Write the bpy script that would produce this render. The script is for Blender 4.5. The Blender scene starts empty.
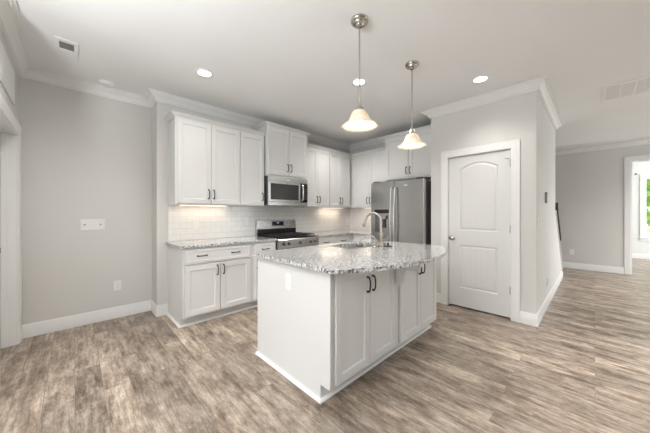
import bpy, bmesh, math, random
from mathutils import Vector, Matrix
from mathutils.geometry import tessellate_polygon
random.seed(7)
PI = math.pi
C = bpy.context.scene.collection
scene = bpy.context.scene

# ------------------------------------------------------------------ camera
cam = bpy.data.cameras.new('camera'); co = bpy.data.objects.new('camera', cam); C.objects.link(co)
cam.sensor_width = 36; cam.lens = 36*260/650; cam.shift_y = -0.0049; cam.clip_start = .05
co.location = (0, 0, 1.27); co.rotation_euler = (PI/2, 0, math.radians(46.081-90))
scene.camera = co

# ------------------------------------------------------------------ world, lights, exposure
world = bpy.data.worlds.new('sky'); scene.world = world; world.use_nodes = True
bg = world.node_tree.nodes['Background']
bg.inputs['Color'].default_value = (.86, .94, 1, 1); bg.inputs['Strength'].default_value = 1.2
scene.view_settings.view_transform = 'Standard'; scene.view_settings.look = 'None'
scene.view_settings.gamma = 1; scene.view_settings.use_curve_mapping = False
scene.view_settings.exposure = 0.44

def area(name, loc, rot, sx, sy, power, col):
    l = bpy.data.lights.new(name, 'AREA'); l.shape = 'RECTANGLE'; l.size = sx; l.size_y = sy
    l.energy = power; l.color = col
    o = bpy.data.objects.new(name, l); C.objects.link(o); o.location = loc; o.rotation_euler = rot
    return o
# fill lamps at unseen windows, added to even out the light
area('added_west_window_light', (-3.9, .95, 1.35), (0, -PI/2-.30, 0), 1.9, 2.6, 46, (.93, .97, 1))
area('added_patio_window_light', (6.2, -4.85, 1.3), (PI/2+.25, 0, 0), 3.0, 2.1, 50, (.90, .965, 1))
area('added_study_window_light', (10.0, -3.85, 1.45), (PI/2, 0, 0), 2.0, 1.7, 115, (.93, .98, 1))

# ------------------------------------------------------------------ node helpers
def mat(name, col=(.8,.8,.8), rough=.5, metal=0, **kw):
    m = bpy.data.materials.new(name); m.use_nodes = True
    b = m.node_tree.nodes['Principled BSDF']
    b.inputs['Base Color'].default_value = (*col, 1); b.inputs['Roughness'].default_value = rough
    b.inputs['Metallic'].default_value = metal
    for k, v in kw.items(): b.inputs[k].default_value = v
    return m
def nodes(m): return m.node_tree.nodes, m.node_tree.links, m.node_tree.nodes['Principled BSDF']
def N(m, t, **kw):
    n = m.node_tree.nodes.new(t)
    for k, v in kw.items():
        if k in n.inputs: n.inputs[k].default_value = v
        else: setattr(n, k, v)
    return n
def coords(m, scale=(1,1,1), rot=(0,0,0), kind='Object'):
    t = N(m, 'ShaderNodeTexCoord'); mp = N(m, 'ShaderNodeMapping')
    mp.inputs['Scale'].default_value = scale; mp.inputs['Rotation'].default_value = rot
    m.node_tree.links.new(t.outputs[kind], mp.inputs['Vector']); return mp.outputs['Vector']
def ramp(m, fac, stops):
    r = N(m, 'ShaderNodeValToRGB'); e = r.color_ramp.elements
    while len(e) > len(stops): e.remove(e[-1])
    while len(e) < len(stops): e.new(1)
    for q, (p, c) in zip(e, stops): q.position = p; q.color = (*c, 1) if len(c) == 3 else c
    m.node_tree.links.new(fac, r.inputs['Fac']); return r.outputs['Color']
def mix(m, fac, a, b, mode='MIX'):
    n = N(m, 'ShaderNodeMix', data_type='RGBA', blend_type=mode); L = m.node_tree.links
    for s, v in ((0, fac), (6, a), (7, b)):
        if hasattr(v, 'links'): L.new(v, n.inputs[s])
        else: n.inputs[s].default_value = v if s == 0 else (*v, 1)
    return n.outputs[2]
def paint(name, col, rough=.5, bump=.02, scale=220):
    m = mat(name, col, rough); nd, L, b = nodes(m)
    v = coords(m); n = N(m, 'ShaderNodeTexNoise', Scale=scale, Detail=2.0); L.new(v, n.inputs['Vector'])
    n2 = N(m, 'ShaderNodeTexNoise', Scale=1.3, Detail=2.0); L.new(v, n2.inputs['Vector'])
    c = ramp(m, n2.outputs['Fac'], [(.3, tuple(x*.985 for x in col)), (.7, tuple(min(1, x*1.012) for x in col))])
    L.new(c, b.inputs['Base Color'])
    bp = N(m, 'ShaderNodeBump', Strength=bump, Distance=.002); L.new(n.outputs['Fac'], bp.inputs['Height']); L.new(bp.outputs['Normal'], b.inputs['Normal'])
    return m
def brushed(name, col, rough=.28, axis=(60, 60, 1.0)):
    m = mat(name, col, rough, 1.0); nd, L, b = nodes(m)
    v = coords(m, axis); n = N(m, 'ShaderNodeTexNoise', Scale=14.0, Detail=3.0); L.new(v, n.inputs['Vector'])
    c = ramp(m, n.outputs['Fac'], [(.3, tuple(x*.93 for x in col)), (.7, col)]); L.new(c, b.inputs['Base Color'])
    r = N(m, 'ShaderNodeMapRange'); r.inputs['To Min'].default_value = rough*.8; r.inputs['To Max'].default_value = rough*1.25
    L.new(n.outputs['Fac'], r.inputs['Value']); L.new(r.outputs['Result'], b.inputs['Roughness'])
    return m

M = {}
M['wall'] = paint('greige_wall_paint', (.70, .685, .658), .75, .05)
M['wall_white'] = paint('white_wall_paint', (.80, .80, .78), .7, .05)
M['ceiling'] = paint('ceiling_paint', (.87, .87, .865), .85, .06)
M['trim'] = paint('trim_gloss_paint', (.85, .845, .83), .35, .01)
M['door'] = paint('door_paint', (.75, .745, .73), .4, .01)
M['cab'] = paint('cabinet_paint', (.745, .737, .722), .38, .01)
M['plate'] = paint('white_plastic', (.88, .875, .865), .3, .0)
M['slot'] = paint('slot_shade_and_grey_plastic', (.30, .29, .28), .5, .0)  # dark boxes stand for shade in outlet slots; also grey knobs and thermostat back
M['bronze'] = paint('dark_bronze', (.022, .019, .017), .38, .0); M['bronze'].node_tree.nodes['Principled BSDF'].inputs['Metallic'].default_value = .6
M['nickel'] = brushed('brushed_nickel', (.50, .47, .43), .25, (8, 8, 30))
M['steel'] = brushed('stainless_steel', (.50, .495, .485), .24, (90, 90, 1.2))
M['steelp'] = brushed('polished_steel_handle', (.78, .775, .765), .22, (20, 20, 4))
M['steelh'] = brushed('stainless_steel_horizontal', (.62, .61, .60), .27, (1.2, 90, 90))
M['black'] = paint('black_enamel', (.012, .012, .013), .25, .0)
M['iron'] = paint('cast_iron', (.02, .02, .02), .6, .1)
M['rubber'] = paint('black_rubber', (.015, .015, .015), .6, .05)
M['dark'] = paint('dark_grey_case', (.075, .075, .077), .5, .02)
M['glass_dark'] = paint('dark_oven_glass', (.05, .05, .05), .06, .0)
M['vent_dark'] = paint('vent_louver_grey', (.17, .165, .16), .6, .0)
M['wood_dark'] = paint('dark_stained_wood', (.022, .014, .010), .35, .02)

def m_glass():
    m = mat('window_glass', (1,1,1), 0.0); nd, L, b = nodes(m)
    out = nd['Material Output']; t = N(m, 'ShaderNodeBsdfTransparent'); g = N(m, 'ShaderNodeBsdfGlossy', Roughness=.02)
    fr = N(m, 'ShaderNodeFresnel', IOR=1.3); mx = N(m, 'ShaderNodeMixShader')
    L.new(fr.outputs[0], mx.inputs[0]); L.new(t.outputs[0], mx.inputs[1]); L.new(g.outputs[0], mx.inputs[2]); L.new(mx.outputs[0], out.inputs['Surface'])
    return m
M['glass'] = m_glass()
def emit(name, col, s):
    m = mat(name, col, .5); b = m.node_tree.nodes['Principled BSDF']
    b.inputs['Emission Color'].default_value = (*col, 1); b.inputs['Emission Strength'].default_value = s; return m
M['lens'] = emit('downlight_lens', (1, .96, .9), 5)
M['bulb'] = emit('lamp_bulb', (1, .84, .62), 2.2)
M['ucl'] = emit('under_cabinet_lens', (1, .82, .64), 5)
def m_frost():
    m = mat('frosted_shade_glass', (.93, .89, .82), .35); nd, L, b = nodes(m)
    out = nd['Material Output']; t = N(m, 'ShaderNodeBsdfTranslucent'); t.inputs['Color'].default_value = (.95, .90, .82, 1)
    v = coords(m); n = N(m, 'ShaderNodeTexNoise', Scale=24.0, Detail=3.0); L.new(v, n.inputs['Vector'])
    c = ramp(m, n.outputs['Fac'], [(.35, (.88, .80, .68)), (.65, (.98, .94, .87))]); L.new(c, t.inputs['Color']); L.new(c, b.inputs['Base Color'])
    mx = N(m, 'ShaderNodeMixShader'); mx.inputs[0].default_value = .33
    L.new(b.outputs[0], mx.inputs[1]); L.new(t.outputs[0], mx.inputs[2]); L.new(mx.outputs[0], out.inputs['Surface'])
    return m
M['frost'] = m_frost()

def m_floor():
    m = mat('weathered_vinyl_planks', rough=.42); nd, L, b = nodes(m)
    v = coords(m, rot=(0, 0, PI/2))
    br = N(m, 'ShaderNodeTexBrick', offset=.37, offset_frequency=2, squash=1.0)
    for k, x in (('Scale', 1.0), ('Mortar Size', .0016), ('Mortar Smooth', .1), ('Bias', 0.0), ('Brick Width', 1.22), ('Row Height', .152)): br.inputs[k].default_value = x
    br.inputs['Color1'].default_value = (0,0,0,1); br.inputs['Color2'].default_value = (1,1,1,1); br.inputs['Mortar'].default_value = (.5,.5,.5,1)
    L.new(v, br.inputs['Vector'])
    # a different stretch of wood for each plank
    vm = N(m, 'ShaderNodeVectorMath', operation='SCALE'); vm.inputs['Scale'].default_value = 37.0; L.new(br.outputs['Color'], vm.inputs[0])
    ad = N(m, 'ShaderNodeVectorMath', operation='ADD'); L.new(v, ad.inputs[0]); L.new(vm.outputs[0], ad.inputs[1])
    def noise(sc, scale, det, dist=0.0, rough=.5):
        mp = N(m, 'ShaderNodeMapping'); mp.inputs['Scale'].default_value = sc; L.new(ad.outputs[0], mp.inputs['Vector'])
        n = N(m, 'ShaderNodeTexNoise', Scale=scale, Detail=det, Distortion=dist, Roughness=rough); L.new(mp.outputs[0], n.inputs['Vector']); return n.outputs['Fac']
    patch = noise((1, 2.6, 1), 2.9, 11.0, .15, .74)
    base = ramp(m, patch, [(.33, (.115, .086, .066)), (.43, (.225, .176, .137)), (.52, (.35, .288, .234)), (.62, (.46, .395, .33)), (.72, (.57, .50, .43))])
    grain = noise((1, 13, 1), 2.6, 10.0, .2, .76)
    g = ramp(m, grain, [(.34, (.42,.39,.36)), (.46, (.88,.87,.85)), (.54, (1.10,1.09,1.08)), (.68, (1.34,1.33,1.31))])
    c = mix(m, .9, base, g, 'MULTIPLY')
    fine = ramp(m, noise((1, 3.0, 1), 13.0, 10.0, .1, .86), [(.36, (.30,.28,.26)), (.46, (.82,.81,.80)), (.55, (1.12,1.11,1.10)), (.66, (1.55,1.53,1.50))])
    c = mix(m, .6, c, fine, 'MULTIPLY')
    tone = ramp(m, br.outputs['Color'], [(0, (.80,.79,.79)), (1, (1.24,1.22,1.20))])
    c = mix(m, 1.0, c, tone, 'MULTIPLY')
    k = ramp(m, noise((2.0, 5, 1), 8.0, 9.0, .4, .82), [(.585, (0,0,0)), (.625, (1,1,1))])
    kk = N(m, 'ShaderNodeMath', operation='MULTIPLY'); L.new(k, kk.inputs[0]); kk.inputs[1].default_value = .7
    c = mix(m, kk.outputs[0], c, (.12, .092, .070))
    pale = ramp(m, noise((2.0, 5, 1), 7.0, 9.0, .3, .8), [(.575, (0,0,0)), (.64, (1,1,1))])
    pk = N(m, 'ShaderNodeMath', operation='MULTIPLY'); L.new(pale, pk.inputs[0]); pk.inputs[1].default_value = .5
    c = mix(m, pk.outputs[0], c, (.54, .48, .415))
    sm = N(m, 'ShaderNodeMath', operation='MULTIPLY'); L.new(br.outputs['Fac'], sm.inputs[0]); sm.inputs[1].default_value = .35
    c = mix(m, sm.outputs[0], c, (.06, .048, .04))
    L.new(c, b.inputs['Base Color'])
    r = N(m, 'ShaderNodeMapRange'); r.inputs['To Min'].default_value = .26; r.inputs['To Max'].default_value = .44
    L.new(grain, r.inputs['Value']); L.new(r.outputs['Result'], b.inputs['Roughness'])
    bp = N(m, 'ShaderNodeBump', Strength=.25, Distance=.002); L.new(grain, bp.inputs['Height']); L.new(bp.outputs['Normal'], b.inputs['Normal'])
    return m
M['floor'] = m_floor()

def m_granite():
    m = mat('speckled_granite', rough=.14, **{'Coat Weight': .6, 'Coat Roughness': .1}); nd, L, b = nodes(m); v = coords(m)
    vo = N(m, 'ShaderNodeTexVoronoi', Scale=110.0, Randomness=1.0); L.new(v, vo.inputs['Vector'])
    n1 = N(m, 'ShaderNodeTexNoise', Scale=48.0, Detail=6.0, Roughness=.7); L.new(v, n1.inputs['Vector'])
    n2 = N(m, 'ShaderNodeTexNoise', Scale=58.0, Detail=5.0, Roughness=.65); L.new(v, n2.inputs['Vector'])
    base = ramp(m, n1.outputs['Fac'], [(.38, (.20,.20,.20)), (.45, (.46,.46,.455)), (.51, (.76,.76,.755)), (.60, (.84,.84,.835))])
    sep = N(m, 'ShaderNodeSeparateColor'); L.new(vo.outputs['Color'], sep.inputs[0])
    spk = ramp(m, sep.outputs[0], [(.80, (0,0,0)), (.86, (1,1,1))])
    c = mix(m, spk, base, (.40,.385,.37))
    d = ramp(m, n2.outputs['Fac'], [(.54, (0,0,0)), (.58, (1,1,1))])
    c = mix(m, d, c, (.055,.05,.048))
    t = ramp(m, sep.outputs[1], [(.90, (0,0,0)), (.93, (1,1,1))])
    c = mix(m, t, c, (.30,.27,.25))
    L.new(c, b.inputs['Base Color'])
    return m
M['granite'] = m_granite()

def m_tile(name, swap):
    m = mat(name, rough=.12); nd, L, b = nodes(m)
    t = N(m, 'ShaderNodeTexCoord'); s = N(m, 'ShaderNodeSeparateXYZ'); cb = N(m, 'ShaderNodeCombineXYZ')
    L.new(t.outputs['Object'], s.inputs[0]); L.new(s.outputs[1 if swap else 0], cb.inputs[0]); L.new(s.outputs[2], cb.inputs[1])
    br = N(m, 'ShaderNodeTexBrick', offset=.5, offset_frequency=2)
    for k, x in (('Scale', 1.0), ('Mortar Size', .0016), ('Mortar Smooth', .3), ('Bias', 0.0), ('Brick Width', .152), ('Row Height', .0765)): br.inputs[k].default_value = x
    br.inputs['Color1'].default_value = (.86,.85,.83,1); br.inputs['Color2'].default_value = (.89,.88,.865,1); br.inputs['Mortar'].default_value = (.62,.60,.58,1)
    L.new(cb.outputs[0], br.inputs['Vector']); L.new(br.outputs['Color'], b.inputs['Base Color'])
    bp = N(m, 'ShaderNodeBump', Strength=.5, Distance=.003, invert=True); L.new(br.outputs['Fac'], bp.inputs['Height']); L.new(bp.outputs['Normal'], b.inputs['Normal'])
    return m
M['tile_x'] = m_tile('white_subway_tile', False); M['tile_y'] = m_tile('white_subway_tile_return', True)
def m_leaf(name, a, c2):
    m = mat(name, a, .6); nd, L, b = nodes(m); v = coords(m)
    n = N(m, 'ShaderNodeTexNoise', Scale=2.5, Detail=3.0); L.new(v, n.inputs['Vector'])
    L.new(ramp(m, n.outputs['Fac'], [(.35, a), (.65, c2)]), b.inputs['Base Color']); return m
M['leaf'] = m_leaf('spring_leaves', (.24, .42, .07), (.55, .70, .20))
M['bark'] = m_leaf('grey_bark', (.10, .08, .06), (.20, .17, .13))
M['grass'] = m_leaf('lawn_grass', (.10, .22, .04), (.22, .38, .08))

# ------------------------------------------------------------------ mesh helpers
class MB:
    def __init__(s): s.bm = bmesh.new()
    def box(s, x0, x1, y0, y1, z0, z1, bev=0, seg=1):
        x0, x1 = sorted((x0, x1)); y0, y1 = sorted((y0, y1)); z0, z1 = sorted((z0, z1))
        vs = [s.bm.verts.new(p) for p in ((x0,y0,z0),(x1,y0,z0),(x1,y1,z0),(x0,y1,z0),(x0,y0,z1),(x1,y0,z1),(x1,y1,z1),(x0,y1,z1))]
        fs = [s.bm.faces.new([vs[i] for i in q]) for q in ((0,3,2,1),(4,5,6,7),(0,1,5,4),(1,2,6,5),(2,3,7,6),(3,0,4,7))]
        if bev:
            es = list({e for f in fs for e in f.edges})
            bmesh.ops.bevel(s.bm, geom=es, offset=bev, segments=seg, affect='EDGES', profile=.5)
        return s
    def prism(s, pts, f0, f1, mp):
        """polygon pts (a,b) extruded from f0 to f1; mp(a,b,f) -> xyz"""
        A = [s.bm.verts.new(mp(a, b, f0)) for a, b in pts]; B = [s.bm.verts.new(mp(a, b, f1)) for a, b in pts]
        n = len(pts)
        s.bm.faces.new(A); s.bm.faces.new(B[::-1])
        for i in range(n): s.bm.faces.new((A[i], B[i], B[(i+1) % n], A[(i+1) % n]))
        return s
    def lathe(s, prof, cx=0, cy=0, seg=28, mp=None, wob=0, nw=0):
        mp = mp or (lambda x, y, z: (x, y, z)); rings = []
        for r, z in prof:
            if r < 1e-5: rings.append([s.bm.verts.new(mp(cx, cy, z))])
            else:
                rings.append([s.bm.verts.new(mp(cx + r*(1+wob*r*math.cos(nw*2*PI*k/seg))*math.cos(2*PI*k/seg), cy + r*(1+wob*r*math.cos(nw*2*PI*k/seg))*math.sin(2*PI*k/seg), z)) for k in range(seg)])
        for a, b in zip(rings, rings[1:]):
            for k in range(seg):
                k2 = (k+1) % seg
                if len(a) == 1 and len(b) == 1: continue
                if len(a) == 1: s.bm.faces.new((a[0], b[k2], b[k]))
                elif len(b) == 1: s.bm.faces.new((a[k], a[k2], b[0]))
                else: s.bm.faces.new((a[k], a[k2], b[k2], b[k]))
        for rg, rev in ((rings[0], True), (rings[-1], False)):
            if len(rg) > 2 and prof[0] != prof[-1]: s.bm.faces.new(rg[::-1] if rev else rg)
        return s
    def shell(s, prof, seg=40, wob=0, nw=0):      # open lathe (no caps)
        rings = [[s.bm.verts.new((r*(1+wob*max(0, r-.09)*math.cos(nw*2*PI*k/seg))*math.cos(2*PI*k/seg), r*(1+wob*max(0, r-.09)*math.cos(nw*2*PI*k/seg))*math.sin(2*PI*k/seg), z)) for k in range(seg)] for r, z in prof]
        for a, b in zip(rings, rings[1:]):
            for k in range(seg): s.bm.faces.new((a[k], a[(k+1) % seg], b[(k+1) % seg], b[k]))
        return s
    def tube(s, pts, rad, seg=10):
        pts = [Vector(p) for p in pts]; n = len(pts)
        rad = rad if isinstance(rad, (list, tuple)) else [rad]*n
        t0 = (pts[1]-pts[0]).normalized(); up = Vector((0,0,1)) if abs(t0.z) < .9 else Vector((1,0,0))
        nrm = t0.cross(up).normalized(); rings = []
        for i, p in enumerate(pts):
            t = ((pts[min(i+1, n-1)]-pts[max(i-1, 0)])).normalized()
            nrm = (nrm - t*nrm.dot(t)).normalized(); bn = t.cross(nrm)
            rings.append([s.bm.verts.new(p + (nrm*math.cos(2*PI*k/seg) + bn*math.sin(2*PI*k/seg))*rad[i]) for k in range(seg)])
        for a, b in zip(rings, rings[1:]):
            for k in range(seg): s.bm.faces.new((a[k], a[(k+1) % seg], b[(k+1) % seg], b[k]))
        s.bm.faces.new(rings[0][::-1]); s.bm.faces.new(rings[-1])
        return s
    def sweep(s, path, prof, mp=lambda a, b, h: (a, b, h), closed=False):
        """prof: closed polygon of (offset to the left of the path, h), mitred at the corners"""
        P = [Vector(p) for p in path]; n = len(P); rings = []
        for i, p in enumerate(P):
            d0 = (P[i]-P[i-1]).normalized() if (i > 0 or closed) else None
            d1 = (P[(i+1) % n]-P[i]).normalized() if (i < n-1 or closed) else None
            d0 = d0 or d1; d1 = d1 or d0
            n0 = Vector((-d0.y, d0.x)); n1 = Vector((-d1.y, d1.x)); m = (n0+n1)/(1+n0.dot(n1))
            rings.append([s.bm.verts.new(mp(p.x+m.x*o, p.y+m.y*o, h)) for o, h in prof])
        k = len(prof); prs = list(zip(rings, rings[1:]))
        if closed: prs.append((rings[-1], rings[0]))
        for a, b in prs:
            for j in range(k): s.bm.faces.new((a[j], b[j], b[(j+1) % k], a[(j+1) % k]))
        if not closed: s.bm.faces.new(rings[0][::-1]); s.bm.faces.new(rings[-1])
        return s
    def slab(s, outer, holes, z0, z1):
        polys = [outer]+holes; flat = [p for q in polys for p in q]
        tri = tessellate_polygon([[Vector((x, y, 0)) for x, y in q] for q in polys])
        T = [s.bm.verts.new((x, y, z1)) for x, y in flat]; B = [s.bm.verts.new((x, y, z0)) for x, y in flat]
        for a, b, c in tri: s.bm.faces.new((T[a], T[b], T[c])); s.bm.faces.new((B[c], B[b], B[a]))
        i = 0
        for q in polys:
            m = len(q)
            for j in range(m): s.bm.faces.new((T[i+j], T[i+(j+1) % m], B[i+(j+1) % m], B[i+j]))
            i += m
        return s
    def door(s, x0, x1, z0, z1, y0, th=.02, rail=.057, rec=.010):
        """shaker door facing -y, front at y0"""
        def ring(a, y): return [s.bm.verts.new(p) for p in ((x0+a, y, z0+a), (x1-a, y, z0+a), (x1-a, y, z1-a), (x0+a, y, z1-a))]
        R = [ring(0, y0+th), ring(0, y0+.002), ring(.002, y0), ring(rail, y0), ring(rail+.008, y0+rec)]
        for a, b in zip(R, R[1:]):
            for k in range(4): s.bm.faces.new((a[k], a[(k+1) % 4], b[(k+1) % 4], b[k]))
        s.bm.faces.new(R[-1]); s.bm.faces.new(R[0][::-1]); return s
    def build(s, name, m, parent=None, smooth=False, keep=False):
        if not keep: bmesh.ops.recalc_face_normals(s.bm, faces=s.bm.faces)
        me = bpy.data.meshes.new(name); s.bm.to_mesh(me); s.bm.free()
        me.materials.append(m)
        o = bpy.data.objects.new(name, me); C.objects.link(o)
        if smooth:
            for p in me.polygons: p.use_smooth = True
            try: me.set_sharp_from_angle(angle=math.radians(smooth if smooth is not True else 40))
            except Exception: pass
        if parent: o.parent = parent
        return o
def thing(name, label, cat, loc=(0,0,0), rz=0, group=None):
    o = bpy.data.objects.new(name, None); C.objects.link(o); o.empty_display_size = .1
    o.location = loc; o.rotation_euler = (0, 0, rz); o['label'] = label; o['category'] = cat
    if group: o['group'] = group
    return o
def tag(o, label, cat, group=None, loc=None):
    o['label'] = label; o['category'] = cat
    if group: o['group'] = group
    if loc: o.location = loc
    return o
def struct(name, mb, m, parent=None, smooth=False):
    o = mb.build(name, m, parent, smooth)
    if not parent: o['kind'] = 'structure'
    return o
def sroot(name, loc=(0,0,0), rz=0):
    o = bpy.data.objects.new(name, None); C.objects.link(o); o.location = loc; o.rotation_euler = (0,0,rz); o['kind'] = 'structure'; return o
def dup(root, loc, label=None, group=None):
    r = root.copy(); C.objects.link(r); r.location = loc
    if label: r['label'] = label
    if group: r['group'] = group
    for ch in list(root.children):
        c = ch.copy(); C.objects.link(c); c.parent = r
        for g in list(ch.children):
            d = g.copy(); C.objects.link(d); d.parent = c
    return r

# ------------------------------------------------------------------ room shell
H = 2.74
XW, YW = 4.35, 3.74          # refrigerator wall, range wall
struct('floor', MB().box(-4.1, 11.6, -5.1, 4.2, -.1, 0), M['floor'])
struct('ceiling', MB().box(-4.1, 11.6, -5.1, 4.2, H, H+.1), M['ceiling'])
def wallbox(name, parts, m='wall'):
    b = MB()
    for p in parts: b.box(*p)
    return struct(name, b, M[m])
# left wall with the door opening (seen edge on)
wallbox('wall_left', [(-.52, -.40, 2.6, 2.97, 0, H), (-.52, -.40, 3.89, 4.03, 0, H), (-.52, -.40, 2.97, 3.89, 2.045, H)])
wallbox('wall_left_return', [(-4.1, -.52, 2.6, 2.72, 0, H)])
wallbox('wall_closet_back', [(-1.5, -.52, 4.03, 4.15, 0, H), (-1.6, -1.5, 2.72, 4.15, 0, H)])
wallbox('wall_switches', [(-.52, .73, 4.03, 4.15, 0, H)])
wallbox('wall_range', [(.73, XW, YW, 4.15, 0, H)])
wallbox('wall_refrigerator', [(XW, XW+.12, .57, 4.15, 0, H)])
wallbox('wall_pantry', [(3.73, 3.85, .455, .69, 0, H), (3.73, 3.85, 1.415, 1.653, 0, H), (3.73, 3.85, .69, 1.415, 2.045, H), (3.85, XW, 1.54, 1.653, 0, H)])
wallbox('wall_hall_side', [(3.85, 5.72, .455, .57, 0, H)])
# half wall along the stairs, its top sloping down away from the kitchen
kz = lambda x: 1.12-.915*(x-5.914)
struct('wall_stairs', MB().prism([(5.72, 0), (6.96, 0), (6.96, kz(6.96)), (5.72, kz(5.72))], .455, .57, lambda a, b, f: (a, f, b)), M['wall'])
wallbox('wall_hall_end', [(8.26, 8.38, -.51, 2.6, 0, H), (8.26, 8.38, -2.2, -.51, 2.35, H), (8.26, 8.38, -5.1, -2.2, 0, H)])
wallbox('wall_stairwell', [(XW+.12, 8.38, 2.5, 2.62, 0, H)])
# walls out of view, with window openings added for the fill light
wallbox('wall_back', [(-4.1, -4.0, -5.1, -.40, 0, H), (-4.1, -4.0, 2.30, 2.72, 0, H), (-4.1, -4.0, -.40, 2.30, 0, .38), (-4.1, -4.0, -.40, 2.30, 2.33, H)])
wallbox('wall_right', [(-4.0, 4.65, -5.1, -5.0, 0, H), (7.75, 8.26, -5.1, -5.0, 0, H),
    (4.65, 7.75, -5.1, -5.0, 0, .22), (4.65, 7.75, -5.1, -5.0, 2.37, H)])
wallbox('wall_study_far', [(11.4, 11.5, -.96, 2.6, 0, H), (11.4, 11.5, -2.0, -.96, 0, .60), (11.4, 11.5, -2.0, -.96, 2.26, H), (11.4, 11.5, -4.1, -2.0, 0, H)], 'wall_white')
wallbox('wall_study_side', [(8.38, 11.5, 2.5, 2.62, 0, H), (8.38, 9.0, -4.1, -4.0, 0, H), (11.0, 11.5, -4.1, -4.0, 0, H), (9.0, 11.0, -4.1, -4.0, 0, .55), (9.0, 11.0, -4.1, -4.0, 2.33, H)], 'wall_white')
wallbox('wall_study_near', [(8.38, 8.40, -.51, 2.5, 0, H), (8.38, 8.40, -2.2, -.51, 2.35, H), (8.38, 8.40, -4.0, -2.2, 0, H)], 'wall_white')

def window(n, loc, rz, w, z0, z1, nx, casing=True, thick=.1):
    """window whose room side faces local -y, centred on local x=0, wall plane y=0"""
    r = sroot('window_%d' % n, loc, rz)
    f = MB()
    for a in range(nx+1):
        x = -w/2 + a*w/nx; q = .05 if 0 < a < nx else .06
        f.box(max(-w/2, x-q/2 - (0 if 0 < a else 0)), min(w/2, x+q/2), .03, .075, z0, z1)
    zm = (z0+z1)/2
    f.box(-w/2, w/2, .032, .073, z0, z0+.05).box(-w/2, w/2, .032, .073, z1-.04, z1).box(-w/2, w/2, .028, .07, zm-.022, zm+.022)
    f.build('window_frame', M['trim'], r)
    MB().box(-w/2+.02, w/2-.02, .05, .056, z0+.02, z1-.02).build('glass_pane', M['glass'], r)
    if casing:
        c = MB().box(-w/2-.088, -w/2-.002, -.018, -.001, z0, z1, .003).box(w/2+.002, w/2+.088, -.018, -.001, z0, z1, .003).box(-w/2-.088, w/2+.088, -.02, -.001, z1+.001, z1+.09, .003)
        c.build('casing', M['trim'], r)
        MB().box(-w/2-.10, w/2+.10, -.045, .03, z0-.025, z0-.001, .004).box(-w/2-.085, w/2+.085, -.016, -.001, z0-.10, z0-.027, .002).build('window_sill', M['trim'], r)
    return r
window(1, (11.4, -1.48, 0), -PI/2, 1.04, .60, 2.26, 1)
window(2, (-4.0, .95, 0), PI/2, 2.7, .38, 2.33, 3)  # unseen window added for the west fill light
window(3, (6.2, -5.0, 0), PI, 3.1, .22, 2.37, 3)  # unseen patio window added to light the hall side
window(4, (10.0, -4.0, 0), PI, 2.0, .55, 2.33, 2)  # unseen study window added to brighten the far room

# crown moulding and baseboards
CR = [(0, H-.094), (.015, H-.094), (.015, H-.080), (.024, H-.078), (.031, H-.062), (.050, H-.045), (.068, H-.035), (.072, H-.022), (.088, H-.022), (.088, H-.010), (.108, H-.010), (.108, H), (0, H)]
CR = [(o+.0005, h-.0005) for o, h in CR]
path = [(-.40, 2.6), (-.40, 4.03), (.73, 4.03), (.73, 3.74), (4.35, 3.74), (4.35, 1.653), (3.73, 1.653), (3.73, .455), (5.72, .455), (5.72, .57)]
flip = lambda prof: [(-o, h) for o, h in prof]
struct('trim_1', MB().sweep(path, flip(CR)), M['trim'], smooth=30)
CR2 = [(o*.8, H-(H-h)*.95) for o, h in CR]
struct('trim_2', MB().sweep([(8.26, 2.5), (8.26, -5.0)], flip(CR2)), M['trim'], smooth=30)
BB = [(0.0005, .001), (.014, .001), (.014, .105), (.009, .118), (.009, .128), (.004, .137), (.0005, .137)]
SH = [(.0005, .001), (.024, .001), (.022, .010), (.016, .016), (.0005, .018)]
def base(name, p): return struct(name, MB().sweep(p, flip(BB)), M['trim'], smooth=30)
base('baseboard_left', [(-.39, 4.03), (.73, 4.03), (.73, 3.74), (.845, 3.74)])
base('baseboard_pantry', [(3.73, 1.65), (3.73, 1.500)])
base('baseboard_hall', [(3.73, .606), (3.73, .455), (6.96, .455), (6.96, .569)])
base('baseboard_hall_end', [(8.26, 2.49), (8.26, -.42)])
base('baseboard_study', [(11.4, 2.49), (11.4, -3.99)])
# cased opening to the study
oc = MB().box(8.242, 8.2595, -.51+.0, -.422, .001, 2.35, .003).box(8.242, 8.2595, -2.288, -2.20, .001, 2.35, .003).box(8.240, 8.2595, -2.288, -.422, 2.351, 2.44, .003)
oc.box(8.2605, 8.399, -.53, -.511, .001, 2.348).box(8.2605, 8.399, -2.199, -2.18, .001, 2.348).box(8.2605, 8.399, -2.18, -.53, 2.33, 2.349)
struct('trim_3', oc, M['trim'])
# white cap on the sloping half wall and its end trim
struct('trim_4', MB().prism([(5.722, kz(5.722)+.001), (6.98, kz(6.98)+.001), (6.98, kz(6.98)+.026), (5.722, kz(5.722)+.026)], .44, .585, lambda a, b, f: (a, f, b)), M['trim'])

# ------------------------------------------------------------------ doors
def knob(parent, loc_mp, mname='nickel'):
    k = MB().lathe([(0, 0), (.031, .0), (.031, .005), (.026, .008), (.012, .010), (.010, .028), (.018, .034), (.027, .044), (.029, .054), (.024, .064), (.012, .069), (0, .070)], seg=24, mp=loc_mp)
    return k.build('door_knob', M[mname], parent, True)
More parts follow.
